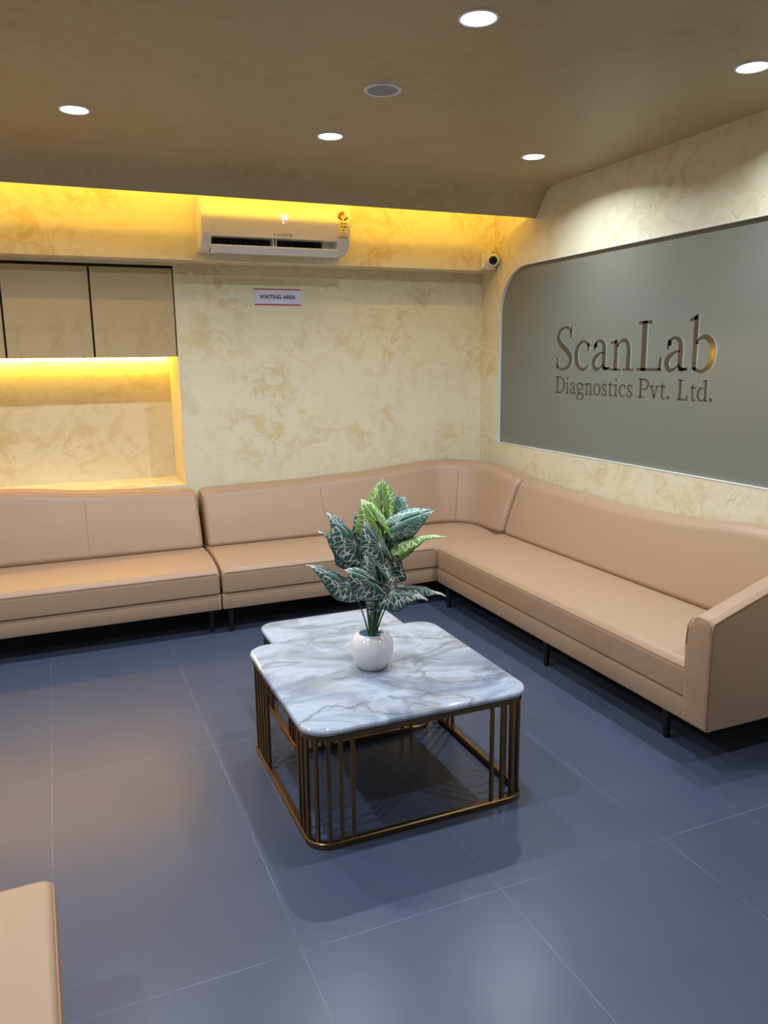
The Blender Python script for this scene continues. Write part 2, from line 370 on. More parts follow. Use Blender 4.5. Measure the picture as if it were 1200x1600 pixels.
# glyphs: x in 0..1 of the letter's own width, y in units of x-height (lower case) / cap height (upper case)
# a stroke is ('s', [(x, y, pen width)...]); a polygon is ('p', [(x, y)...]); pen width in units of the stem
GL = {
 'S': [('s', [(.90, .83, .25), (.80, .945, .40), (.52, .975, .42), (.22, .90, .75), (.10, .76, 1.0), (.26, .60, 1.1), (.62, .46, 1.15), (.90, .30, 1.1), (.86, .12, .9), (.58, .02, .5), (.28, .02, .42), (.06, .10, .4)]),
       ('p', [(.86, .995), (.97, .995), (.95, .74), (.84, .74)]), ('p', [(.03, .26), (.14, .26), (.13, .02), (.0, .02)])],
 'c': [('s', [(.93, .80, .6), (.78, .95, .5), (.52, .97, .55), (.22, .80, .9), (.12, .50, 1.1), (.22, .20, .95), (.50, .03, .6), (.78, .05, .45), (.98, .18, .3)]),
       ('p', [(.86, .94), (1.0, .94), (.97, .66), (.86, .66)])],
 'a': [('s', [(.16, .76, .6), (.20, .90, .55), (.42, .98, .5), (.64, .90, .8), (.70, .70, 1.0), (.70, .30, 1.0), (.74, .10, .9), (.86, .04, .5), (1.0, .08, .3)]),
       ('p', [(.08, .66), (.19, .66), (.25, .93), (.12, .90)]),
       ('s', [(.68, .58, .3), (.48, .56, .45), (.20, .42, .9), (.10, .22, 1.05), (.22, .05, .8), (.44, .05, .5), (.68, .20, .35)]),
       ('p', [(.64, .0), (.98, .03), (1.0, .10), (.8, .10), (.64, .16)])],
 'n': [('p', [(.17, 0), (.32, 0), (.32, 1.0), (.27, 1.0), (.17, .92)]), ('p', [(.02, .93), (.27, 1.0), (.27, .88), (.04, .86)]), ('p', [(0, 0), (.47, 0), (.47, .055), (0, .055)]),
       ('s', [(.28, .78, .35), (.42, .92, .5), (.60, .97, .7), (.73, .86, .95), (.77, .66, 1.0), (.77, .03, 1.0)]), ('p', [(.56, 0), (1.0, 0), (1.0, .055), (.56, .055)])],
 'L': [('p', [(.17, 0), (.37, 0), (.37, 1), (.17, 1)]), ('p', [(.03, .945), (.56, .945), (.56, 1), (.03, 1)]), ('p', [(0, 0), (.95, 0), (.95, .055), (0, .055)]), ('p', [(.86, .02), (.97, 0), (1.0, .26), (.90, .26)])],
 'b': [('p', [(.17, .06), (.33, .0), (.33, 1.62), (.28, 1.62), (.17, 1.56)]), ('p', [(.0, 1.50), (.28, 1.62), (.28, 1.48), (.02, 1.42)]),
       ('s', [(.28, .80, .35), (.45, .94, .55), (.66, .97, .8), (.86, .80, 1.1), (.92, .50, 1.25), (.82, .18, 1.0), (.60, .02, .6), (.40, .03, .5), (.22, .10, .5)])],
 'D': [('p', [(.14, 0), (.28, 0), (.28, 1), (.14, 1)]), ('p', [(0, 0), (.4, 0), (.4, .06), (0, .06)]), ('p', [(0, .94), (.4, .94), (.4, 1), (0, 1)]),
       ('s', [(.3, .97, .6), (.58, .95, .7), (.84, .80, 1.0), (.93, .5, 1.2), (.84, .20, 1.0), (.58, .05, .7), (.3, .03, .6)])],
 'i': [('p', [(.35, 0), (.68, 0), (.68, 1.0), (.55, 1.0), (.35, .93)]), ('p', [(.0, .92), (.55, 1.0), (.55, .88), (.0, .85)]), ('p', [(0, 0), (1, 0), (1, .07), (0, .07)]), ('d', (.5, 1.38, 1.4))],
 'g': [('s', [(.42, .98, .5), (.16, .88, .9), (.10, .66, 1), (.22, .44, .8), (.44, .38, .5), (.66, .46, .8), (.74, .68, 1.0), (.64, .88, .8), (.42, .98, .5)]), ('p', [(.58, .90), (1.0, .94), (1.0, .84), (.66, .82)]),
       ('s', [(.26, .42, .4), (.14, .26, .7), (.26, .12, .9), (.60, .08, .9), (.84, -.04, .9), (.86, -.24, .9), (.62, -.46, .6), (.30, -.46, .6), (.08, -.30, .8), (.14, -.10, .7), (.36, .06, .4)])],
 'o': [('s', [(.5, .98, .5), (.2, .86, .9), (.09, .5, 1.1), (.2, .14, .9), (.5, .02, .5), (.8, .14, .9), (.91, .5, 1.1), (.8, .86, .9), (.5, .98, .5)])],
 's': [('s', [(.84, .84, .4), (.60, .97, .6), (.26, .90, .9), (.20, .68, 1.0), (.50, .50, 1.1), (.84, .32, 1.0), (.78, .10, .8), (.46, .01, .6), (.12, .10, .5)]), ('p', [(.80, .94), (.93, .94), (.91, .68), (.80, .68)]), ('p', [(.06, .30), (.18, .30), (.18, .06), (.06, .06)])],
 't': [('s', [(.42, 1.0, .9), (.42, .30, 1.0), (.50, .08, .9), (.74, .03, .6), (1.0, .10, .3)]), ('p', [(.28, .98), (.55, 1.26), (.55, .98)]), ('p', [(.0, .90), (.98, .90), (.98, 1.0), (.0, .96)])],
 'P': [('p', [(.18, 0), (.34, 0), (.34, 1), (.18, 1)]), ('p', [(0, 0), (.52, 0), (.52, .06), (0, .06)]), ('p', [(0, .94), (.45, .94), (.45, 1), (0, 1)]),
       ('s', [(.36, .97, .6), (.66, .95, .7), (.90, .82, 1.0), (.92, .66, 1.0), (.78, .50, .8), (.55, .45, .6), (.36, .46, .5)])],
 'v': [('p', [(.10, .98), (.27, .98), (.58, .14), (.50, -.02), (.46, -.02)]), ('p', [(.78, .98), (.87, .98), (.55, -.02), (.47, -.02)]), ('p', [(0, .92), (.42, .92), (.42, 1), (0, 1)]), ('p', [(.62, .92), (1, .92), (1, 1), (.62, 1)])],
 'd': [('p', [(.68, .06), (.84, .0), (.84, 1.56), (.78, 1.56), (.68, 1.50)]), ('p', [(.5, 1.47), (.78, 1.56), (.78, 1.44), (.52, 1.39)]), ('p', [(.7, 0), (1, .03), (1, .10), (.7, .10)]),
       ('s', [(.72, .86, .4), (.48, .97, .6), (.22, .86, 1.0), (.10, .50, 1.2), (.20, .14, 1.0), (.42, .03, .6), (.56, .07, .4), (.74, .22, .35)])],
 '.': [('d', (.5, .12, 1.7))],
}
def glyph(ch, t0, t1, base, unit, stem, parent, nm='letter'):
    t0, t1 = t0*.9945+.0272, t1*.9945+.0272; base = base*.9945+.0083; unit *= .9945; bm = bmesh.new(); W = t1-t0
    def poly(pts, dx=0, dz=0, d=.0012, x0=-.0001, mi=0):
        # outline traced in wall coordinates, given a small thickness proud of the glass
        a = [bm.verts.new((x0-d, -(p[0]+dx), p[1]+dz)) for p in pts]; b = [bm.verts.new((x0, -(p[0]+dx), p[1]+dz)) for p in pts]
        fs = [bm.faces.new(a), bm.faces.new(b[::-1])]+[bm.faces.new((a[i], a[i-1], b[i-1], b[i])) for i in range(len(a))]
        for f in fs: f.material_index = mi
    for (st) in GL[ch]:
        if st[0] == 'p': poly([(t0+x*W, base+y*unit) for x, y in st[1]])
        elif st[0] == 'd':
            x, y, r = st[1]; poly([(t0+x*W+stem*.5*r*math.cos(2*PI*k/16), base+y*unit+stem*.5*r*math.sin(2*PI*k/16)) for k in range(16)])
        else:
            pts = crom([(t0+x*W, base+y*unit, wd*stem) for x, y, wd in st[1]])
            L, Rr = [], []
            for i, p in enumerate(pts):
                q0, q1 = pts[max(i-1, 0)], pts[min(i+1, len(pts)-1)]
                tx, tz = q1[0]-q0[0], q1[1]-q0[1]; l = math.hypot(tx, tz) or 1
                nx, nz = -tz/l, tx/l
                L.append((p[0]+nx*p[2]/2, p[1]+nz*p[2]/2)); Rr.append((p[0]-nx*p[2]/2, p[1]-nz*p[2]/2))
            for i in range(len(L)-1): poly([L[i], L[i+1], Rr[i+1], Rr[i]])
    for v in bm.verts: v.co.y += 2; v.co.z -= GZ0+.006
    o = link(nm, bm, M_LETTER, parent)
    if unit > .12:      # pale cut edge of the thick glass seen beside each large letter
        e = o.copy(); e.data = o.data.copy(); e.data.materials.clear(); e.data.materials.append(M_LETTERB); e.name = 'letter_edge'; COL.objects.link(e); e.parent = o; e.location = (.0009, -.008, -.001)
    return o
for ch, a, b in (('S', .862, 1.021), ('c', 1.043, 1.185), ('a', 1.209, 1.360), ('n', 1.367, 1.563), ('L', 1.586, 1.773), ('a', 1.791, 1.945), ('b', 1.950, 2.120)):
    glyph(ch, a, b, 1.438, .255 if ch in 'SL' else .166, .030, gp)
for ch, a, b in (('D', .862, .955), ('i', .966, .996), ('a', 1.010, 1.066), ('g', 1.072, 1.151), ('n', 1.154, 1.222), ('o', 1.232, 1.293), ('s', 1.305, 1.350), ('t', 1.361, 1.401), ('i', 1.412, 1.442), ('c', 1.451, 1.504), ('s', 1.517, 1.563),
                 ('P', 1.605, 1.688), ('v', 1.694, 1.762), ('t', 1.768, 1.811), ('.', 1.822, 1.838), ('L', 1.890, 1.963), ('t', 1.975, 2.018), ('d', 2.022, 2.092), ('.', 2.103, 2.119)):
    glyph(ch, a, b, 1.297, .100 if ch in 'DPL' else .066, .0105, gp)

# ------------------------------------------------------------------ wall cabinets above the lit niche
seams = [NX, -2.586, -3.054, -3.526, -3.998]
cl = ['cream stucco wall cabinet, rightmost of the row beside the plain wall', 'cream stucco wall cabinet, second from the right in the row above the lit niche', 'cream stucco wall cabinet at the left edge of the photo, above the niche']
for i in range(3):
    x1, x0 = seams[i], seams[i+1]
    t = thing('wall_cabinet', cl[i], 'cabinet', ((x0+x1)/2, .2, NZ1), group='wall cabinets above the niche')
    hw = (x1-x0)/2
    link('body', B(-hw, hw-.001, -.178, .205, 0, .53), M_DARKGAP, t)
    link('door', B(-hw+.003, hw-.008, -.2005, -.181, .0, .512, bev=.0015, seg=1), M_DOOR, t)
t = thing('led_strip', 'glowing warm LED strip under the wall cabinets at the top of the niche', 'light strip', (-3.1, .385, NZ1))
link('housing', B(-1.24, .97, -.012, .012, -.004, 0), M_WHITEM, t)
link('diffuser', B(-1.24, .97, -.010, .010, -.018, -.004, bev=.002, seg=2), M_LED, t)

# ------------------------------------------------------------------ air conditioner on the bulkhead
AX0, AX1 = -2.0, -1.115
ac = thing('air_conditioner', 'white split air conditioner with open louver mounted on the yellow bulkhead', 'air conditioner', ((AX0+AX1)/2, -BD, 2.13))
acx = (AX1-AX0)/2
full = fillet([(0, 0), (.10, .0), (.175, .035), (.197, .085), (.202, .16), (.197, .24), (.165, .295), (0, .30)], [0, .05, .04, .03, .05, .03, .03, 0], 5)
cen = fillet([(0, 0), (.085, .0), (.085, .074), (.190, .074), (.202, .16), (.197, .24), (.165, .295), (0, .30)], [0, 0, 0, 0, .05, .03, .03, 0], 5)
P2 = lambda poly, x: [(x, -p[0], p[1]) for p in poly]
bm = bmesh.new()
def rounded_ends(poly, x0, x1, r0, r1, bm):
    st = []
    for s in range(5):
        if r0: a = PI/2*s/4; st.append((x0+r0*(1-math.sin(a)) if False else x0+r0*(1-math.cos(a)), r0*(1-math.sin(a))))
    if not r0: st.append((x0, 0))
    e = []
    for s in range(5):
        if r1: a = PI/2*s/4; e.append((x1-r1*(1-math.cos(a)), r1*(1-math.sin(a))))
    if not r1: e.append((x1, 0))
    st += e[::-1]
    loft([P2(inset(poly, d), x) for x, d in st], bm=bm)
rounded_ends(full, -acx, -acx+.055, .012, 0, bm); rounded_ends(full, acx-.085, acx, 0, .014, bm)
loft([P2(cen, -acx+.055), P2(cen, acx-.085)], bm=bm)
link('housing', bm, M_WHITE, ac, smooth=40)
bm = bmesh.new(); box(bm, -acx+.056, acx-.15, -.098, -.086, -.004, .073)
link('air_outlet', bm, M_DARK, ac)
bm = bmesh.new()
for i in range(2): box(bm, -.03+i*.016, -.024+i*.016, -.17, -.09, .0, .073)
link('divider', bm, M_WHITE, ac)
for i in range(22):
    x = -acx+.08+i*.030
    if abs(x+.018) < .02 or x > acx-.16: continue
    link('vane', B(x, x+.0015, -.135, -.10, .01, .07), M_DARK, ac)
lou = fillet([(.206, .022), (.174, -.018), (.167, -.014), (.198, .026)], [.003]*4, 3)
bm = loft([P2(lou, -acx+.048), P2(lou, acx-.088)]); link('louver', bm, M_WHITE, ac, smooth=40)
rx = (PI/2, 0, 0)
e = M_RED
M_DISP = mat('display_digits', (1, 1, 1, 1), .5, emit=(1, .82, .9, 1), estr=2.2)
M_LOGO = mat('grey_print', srgb(134, 112, 100), .5); M_STK = mat('label_cream', srgb(240, 226, 150), .5)
text_mesh('24', .036, M_DISP, (.035, -.2035, .186), rx, ac, 'display', bold=.0006)
bm = bmesh.new(); box(bm, .024, .030, -.204, -.2032, .156, .162); link('indicator_lamp', bm, M_DISP, ac)
text_mesh('LLOYD', .023, M_LOGO, (.034, -.1975, .092), (math.radians(78), 0, 0), ac, 'logo', sx=1.25)
bm = bmesh.new(); box(bm, -.0305, -.0265, -.1995, -.1985, .085, .099); link('logo_mark', bm, M_RED, ac)
# energy label: card, arc of stars, black scroll, print
st = thing('x', '', '')
bpy.data.objects.remove(st)
SXC = acx-.050
link('energy_label', B(SXC-.025, SXC+.025, -.2032, -.2018, .110, .205), M_STK, ac)
def fan(r0, r1, a0, a1, cz, m, nm, y=-.2036):
    bm = bmesh.new(); N = 14; pts = [(SXC+r1*math.cos(a0+(a1-a0)*k/N), cz+r1*math.sin(a0+(a1-a0)*k/N)) for k in range(N+1)]+[(SXC+r0*math.cos(a1+(a0-a1)*k/N), cz+r0*math.sin(a1+(a0-a1)*k/N)) for k in range(N+1)]
    loft([[(x, y, z) for x, z in pts], [(x, y+.0006, z) for x, z in pts]], bm=bm); return link(nm, bm, m, ac)
M_ORNG = mat('label_red', srgb(214, 62, 34), .5); M_YEL = mat('label_yellow', srgb(232, 190, 60), .5)
fan(.014, .031, PI*.42, PI*1.0, .210, M_ORNG, 'label_stars'); fan(.014, .031, 0, PI*.42, .210, M_STK, 'label_arc'); fan(.0, .013, 0, PI, .208, M_YEL, 'label_sun')
bm = bmesh.new()
for s in (-1, 1):
    pts = [(SXC+s*.006, .188), (SXC+s*.033, .205), (SXC+s*.030, .212), (SXC+s*.004, .198)]
    loft([[(x, -.2038, z) for x, z in pts], [(x, -.2032, z) for x, z in pts]], bm=bm)
link('label_scroll', bm, M_DARK, ac)
M_PRINT = mat('brown_print', srgb(110, 84, 30), .5)
bm = bmesh.new()
for x0, x1, z0, z1 in ((-.017, -.006, .172, .177), (-.001, .020, .171, .176), (-.016, -.003, .150, .153), (-.014, -.001, .155, .158), (.004, .018, .150, .158), (-.003, .004, .131, .141), (-.018, .018, .118, .1205)):
    box(bm, SXC+x0, SXC+x1, -.2036, -.2030, z0, z1)
link('label_print', bm, M_PRINT, ac)
text_mesh('INVERTER', .0125, M_LOGO, (SXC-.002, -.1995, .094), (math.radians(82), 0, 0), ac, 'lettering')

# ------------------------------------------------------------------ security camera at the end of the bulkhead
cc = thing('security_camera', 'white square security camera with round black lens on the bulkhead by the corner', 'security camera', (-.060, -BD, 2.155))
link('mount_plate', B(-.054, .050, -.030, 0, -.060, .060, bev=.006), M_WHITE, cc, smooth=40)
for sx, sz in ((-.044, -.048), (-.044, .048), (.042, -.048)):
    bm = lathe([(.004, 0), (.004, .002), (.002, .003)], 12); bmesh.ops.transform(bm, matrix=Matrix.Translation((sx, -.030, sz)) @ Matrix.Rotation(PI/2, 4, 'X'), verts=bm.verts)
    link('screw', bm, M_GREY, cc)
aim = Vector((-.62, -1, -.24)).normalized(); q = aim.to_track_quat('Z', 'Y').to_matrix().to_4x4()
bm = lathe([(.020, -.035), (.034, -.02), (.040, .0), (.040, .02), (.037, .034), (.030, .038)], 40)
bmesh.ops.transform(bm, matrix=Matrix.Translation((.012, -.052, 0)) @ q, verts=bm.verts); link('housing', bm, M_WHITE, cc, smooth=40)
bm = lathe([(.028, .036), (.028, .040), (.018, .046), (.006, .048)], 40)
bmesh.ops.transform(bm, matrix=Matrix.Translation((.012, -.052, 0)) @ q, verts=bm.verts); link('lens', bm, M_LENS, cc, smooth=40)
link('brand_plate', B(.010, .036, -.0312, -.030, .048, .053), M_PRINT, cc)

# ------------------------------------------------------------------ waiting area sign
sg = thing('waiting_area_sign', 'small white sign with red edge lines reading WAITING AREA on the cream wall', 'sign', (-1.477, 0, 1.905))
link('plate', B(-.151, .151, -.004, 0, -.050, .050), M_SIGN, sg)
link('red_line', B(-.151, .151, -.0046, -.004, .043, .050), M_RED, sg)
link('red_line', B(-.151, .151, -.0046, -.004, -.050, -.043), M_RED, sg)
text_mesh('WAITING AREA', .034, M_NAVY, (0, -.0044, -.001), rx, sg, bold=.0009, sx=.92)

# ------------------------------------------------------------------ ceiling lights and speaker
def lamp_parts(t):
    bm = bmesh.new(); ring = [(.052, 0), (.062, 0), (.062, -.003), (.056, -.006), (.052, -.004)]
    rings = [[(r*math.cos(a), r*math.sin(a), z) for r, z in ring] for a in (2*PI*k/40 for k in range(40))]
    loft(rings, closed=True, bm=bm); link('trim_ring', bm, M_WHITEM, t, smooth=40)
    link('diffuser', lathe([(.001, -.0005), (.052, -.0005), (.052, -.0035), (.001, -.0036)], 40), M_DISC, t)
places = {(-1.571, -2.69): 'round recessed ceiling light nearest the camera, at the top edge right of centre', (-.463, -2.69): 'round recessed ceiling light by the right edge, above the glass panel',
          (-2.66, -1.35): 'round recessed ceiling light on the left, leftmost of those lit', (-1.575, -1.35): 'round recessed ceiling light in the middle, above the air conditioner end', (-.492, -1.36): 'round recessed ceiling light in the far right corner of the ceiling'}
lightdata = None; first = None
for p in DOWNLIGHTS:
    lb = places.get(p) or 'recessed ceiling light out of frame, %s, %s' % ({-1.35: 'row nearest the bulkhead', -2.69: 'row above the tables', -4.03: 'row near the camera'}[p[1]],
        'by the glass panel' if p[0] > -1 else 'mid room' if p[0] > -2 else 'left of centre' if p[0] > -3 else 'along the left wall')
    if first is None:
        t = first = thing('ceiling_light', lb, 'ceiling light', (p[0], p[1], ZC), group='recessed ceiling lights'); lamp_parts(t)
    else:
        t = first.copy(); COL.objects.link(t); t.location = (p[0], p[1], ZC); t['label'] = lb
        for ch in [c for c in first.children if c.type == 'MESH']:
            c = ch.copy(); COL.objects.link(c); c.parent = t
    if lightdata is None:
        l = bpy.data.lights.new('lamp', 'AREA'); l.shape = 'DISK'; l.size = .055; l.energy = P_DOWN; l.color = COOL; l.spread = math.radians(150); lightdata = l
    o = bpy.data.objects.new('lamp', lightdata); COL.objects.link(o); o.location = (0, 0, -.006); o.parent = t
sp = thing('ceiling_speaker', 'round white ceiling speaker with grey grille between the lights', 'speaker', (-1.592, -2.003, ZC))
ring = [(.058, 0), (.073, 0), (.073, -.003), (.066, -.007), (.058, -.005)]
link('rim', loft([[(r*math.cos(a), r*math.sin(a), z) for r, z in ring] for a in (2*PI*k/48 for k in range(48))], closed=True), M_WHITEM, sp, smooth=40)
link('grille', lathe([(.001, 0), (.058, 0), (.058, -.003), (.001, -.0045)], 48), M_GREY, sp)

# ------------------------------------------------------------------ sofas
def wallpath_x(xs):   # stations along the back wall
    return [(x, 0, 0, -1) for x in xs]
def wallpath_y(ys): return [(0, y, -1, 0) for y in ys]
def sweep_soft(poly, stations, heights=None, r=.018, zb=.4, zt=.76, nk=None):
    # poly in (n, z); station = (x, y on the wall, nx, ny pointing into the room)
    poly = [Vector(p) for p in poly]
    P0 = [Vector((s[0], s[1])) for s in stations]
    d = [0]
    for i in range(1, len(P0)): d.append(d[-1]+max((P0[i]-P0[i-1]).length, 1e-6))
    tot = d[-1]; rings = []
    for i, s in enumerate(stations):
        e = min(d[i], tot-d[i]); k = 0
        if e < r: k = r-math.sqrt(max(0, r*r-(r-e)**2))
        pp = inset(poly, k) if k > 0 else poly
        h = heights[i] if heights else zt
        sc = (h-zb)/(zt-zb)
        q = nk[i] if nk else 1
        rings.append([(s[0]+s[2]*(.022+(p.x-.022)*q), s[1]+s[3]*(.022+(p.x-.022)*q), p.y if p.y < zb or not heights else zb+(p.y-zb)*sc) for p in pp])
    return loft(rings)
def lin(a, b, n, r=.018):
    sgn = 1 if b > a else -1; L = abs(b-a)
    ends = [r*(1-math.cos(PI/2*s/5)) for s in range(6)]
    t = ends+[r+(L-2*r)*k/n for k in range(1, n)]+[L-x for x in ends[::-1]]
    return [a+sgn*x for x in t]
def interp(x, tab):
    tab = sorted(tab)
    if x <= tab[0][0]: return tab[0][1]
    for (a, fa), (b, fb) in zip(tab[:-1], tab[1:]):
        if x <= b: u = (x-a)/(b-a); u = u*u*(3-2*u); return fa+(fb-fa)*u
    return tab[-1][1]
SEAT = fillet([(.03, .242), (.750, .242), (.752, .30), (.7515, .350), (.730, .381), (.60, .408), (.45, .416), (.30, .413), (.03, .40)], [.01, .008, 1, .03, .04, 3, 3, 3, .01], 7)
BASE = fillet([(.05, .147), (.742, .147), (.744, .238), (.05, .238)], .006, 2)
BACK = fillet([(.300, .25), (.300, .402), (.330, .425), (.278, .57), (.20, .735), (.16, .762), (.06, .762), (.022, .74), (.022, .25)], [.01, .01, .03, 3, .06, .03, .03, .03, .01], 8)
LEG = [(.010, 0), (.013, .01), (.021, .146), (.021, .150)]
def make_leg(parent, x, y): return link('leg', lathe(LEG, 20, c=(x, y, 0)), M_BLACK, parent, smooth=40)
def seam(parent, pts, r=.0022, nm='seam'): return link(nm, tube(bmesh.new(), pts, r, 6), M_SEAM, parent, smooth=60)
def back_point(n, z, h): return n, (z if z < .4 else .4+(z-.4)*(h-.4)/.36)
BF = [(.322, .424), (.318, .455), (.279, .57), (.241, .65), (.212, .715)]     # line down the front of the back cushion

# left sofa
s1 = thing('sofa', 'tan leatherette sofa section on the left, below the lit niche', 'sofa', (0, 0, 0), group='tan waiting room sofas')
TL = [(-4.0, .825), (-3.6, .825), (-3.16, .812), (-2.6, .768), (-2.07, .738)]
xs = lin(-3.95, -2.070, 24)
link('base', sweep_soft(BASE, wallpath_x(lin(-3.95, -2.068, 2, .004)), r=.004), M_TAN, s1, smooth=50)
link('seat_cushion', sweep_soft(SEAT, wallpath_x(xs)), M_TAN, s1, smooth=50)
bs = lin(-3.95, -2.078, 24, .03); link('backrest', sweep_soft(BACK, wallpath_x(bs), [interp(x, TL) for x in bs], r=.03), M_TAN, s1, smooth=50)
seam(s1, [(-3.94, -.7515, .360), (-2.085, -.7515, .360)])
seam(s1, [(-2.72, -n, back_point(n, z, .785)[1]) for n, z in BF], .0008)
for x, y in ((-2.114, -.664), (-3.9, -.664), (-3.9, -.12), (-2.114, -.12)): make_leg(s1, x, y)
# corner sofa
s2 = thing('sofa', 'tan leatherette corner sofa section wrapping the room corner', 'sofa', (0, 0, 0), group='tan waiting room sofas')
link('base', sweep_soft(BASE, wallpath_x(lin(-2.060, -.03, 2, .004)), r=.004), M_TAN, s2, smooth=50)
link('seat_cushion', sweep_soft(SEAT, wallpath_x(lin(-2.058, -.03, 24))), M_TAN, s2, smooth=50)
RC = .50
st = [(x, 0, 0, -1) for x in lin(-2.050, -RC, 20, .03)][:-6]
hs = [interp(x, [(-2.05, .738), (-1.5, .748), (-1.0, .768), (-.6, .80), (-.3, .822)]) for x, *_ in st]
for k in range(0, 17):
    a = PI/2*k/16; dx, dy = math.sin(a), math.cos(a)
    st.append((-RC+RC*dx, -RC+RC*dy, -dx, -dy)); hs.append(.812+.012*math.sin(a*2) - .022*k/16)
ys = lin(-RC, -.760, 6, .03)[6:]
for y in ys: st.append((0, y, -1, 0)); hs.append(interp(-y, [(.5, .790), (.77, .755)]))
nk = [max(.82, min(1, 1-.18*(i-len(st)+24)/22)) for i in range(len(st))]
link('backrest', sweep_soft(BACK, st, hs, r=.03, nk=nk), M_TAN, s2, smooth=50)
seam(s2, [(-2.045, -.7515, .360), (-.745, -.7515, .360)])
seam(s2, [(-1.30, -n, back_point(n, z, .756)[1]) for n, z in BF], .0008)
ca = math.radians(38)
seam(s2, [(-RC+(RC-n)*math.sin(ca), -RC+(RC-n)*math.cos(ca), back_point(n, z, .815)[1]) for n, z in BF], .0010)
for x, y in ((-2.011, -.70), (-.80, -.68), (-2.0, -.12), (-.12, -.12)): make_leg(s2, x, y)
# right sofa
s3 = thing('sofa', 'long tan leatherette sofa with one armrest, below the frosted glass panel', 'sofa', (0, 0, 0), group='tan waiting room sofas')
SH = [(p.x-.018, p.y) for p in SEAT]; BH = [(p.x-.015, p.y) for p in BASE]
link('base', sweep_soft([Vector(p) for p in BH], wallpath_y(lin(-.765, -2.88, 2, .004)), r=.004), M_TAN, s3, smooth=50)
link('seat_cushion', sweep_soft([Vector(p) for p in SH], wallpath_y(lin(-.766, -2.838, 24))), M_TAN, s3, smooth=50)
bs = lin(-.780, -2.90, 26, .03)
TR = [(.78, .752), (1.2, .742), (1.745, .732), (2.1, .750), (2.6, .795), (2.9, .82)]
BR = [(.022+(p.x-.022)*.82, p.y) for p in BACK]
link('backrest', sweep_soft([Vector(p) for p in BR], wallpath_y(bs), [interp(-y, TR) for y in bs], r=.03), M_TAN, s3, smooth=50)
seam(s3, [(-.7335, -.78, .360), (-.7335, -2.83, .360)])
# armrest: rounded section, height rising towards the wall
def arm_ring(x, h, d=0):
    yo, yi = -2.962+d, -2.832-d
    pts = [Vector((yo, .155+d)), Vector((yo, h-.012-d)), Vector((yo+.02, h-d)), Vector((yi-.05, h-.004-d)), Vector((yi-.004, h-.055-d)), Vector((yi, h-.15)), Vector((yi-.006, .26)), Vector((yi-.012, .155+d))]
    return [(x, p.x, p.y) for p in fillet(pts, [.004, .006, .01, .035, .03, 1, 1, .006], 5)]
stx = []
for x, h, d in ((-.742, .575, .012), (-.7465, .580, .006), (-.748, .583, .0)): stx.append((x, h, d))
stx = [(-.7480, .572, .016), (-.7465, .578, .007), (-.742, .583, .002), (-.735, .588, 0)]
for k in range(1, 19):
    x = -.735+k*.04; stx.append((x, .588+(x+.735)*.335 if x < -.40 else .700+(x+.40)*.32, 0))
link('armrest', loft([arm_ring(*a) for a in stx]), M_TAN, s3, smooth=50)
pip = [(-.7485, -2.957, .16+k*.04) for k in range(11)]
pip = [(-.7475, -2.9625, z) for z in (.165, .25, .35, .45, .54)]+[(-.742, -2.9635, .572)]+[(x, -2.9635, h-.014) for x, h, d in stx[3:]]
seam(s3, pip, .0035, 'piping')
# front outline piping of the arm
seam(s3, [(-.7475, -2.9625, .160), (-.7485, -2.958, .40), (-.7485, -2.957, .555), (-.7485, -2.938, .578), (-.7485, -2.900, .580), (-.7485, -2.866, .566), (-.7485, -2.848, .535), (-.7485, -2.842, .46)], .0016, 'piping')
for x, y in ((-.68, -1.869), (-.67, -2.692), (-.692, -.84), (-.12, -.84), (-.12, -2.692)): make_leg(s3, x, y)

# bench corner in the near left of the frame
bt = thing('bench', 'tan leatherette bench cushion cut off at the bottom left corner of the photo', 'bench', (-2.932, -3.262, 0), math.radians(1.4))
pl = [Vector(p) for p in ((-1.1, -1.0), (0, -1.0), (0, 0), (-1.1, .0))]
pf = fillet(pl, [.02, .02, .03, .02], 6)
rg = []
for z, d in ((.30, .008), (.305, 0), (.36, -.006), (.405, 0), (.416, .004), (.420, .014), (.4203, .018)): rg.append([(p.x, p.y, z) for p in inset(pf, d)])
link('seat_cushion', loft(rg), M_TAN, bt, smooth=50)
link('base', B(-1.06, -.06, -.96, -.05, .12, .30, bev=.006), M_TAN, bt)
link('piping', tube(bmesh.new(), [(p.x, p.y, .408) for p in inset(pf, -.001)], .003, 6, closed=True), M_SEAM, bt, smooth=60)
for x, y in ((-.12, -.12), (-1.0, -.12), (-.12, -.88), (-1.0, -.88)): link('leg', lathe([(.012, 0), (.02, .119), (.02, .12)], 16, c=(x, y, 0)), M_BLACK, bt, smooth=40)

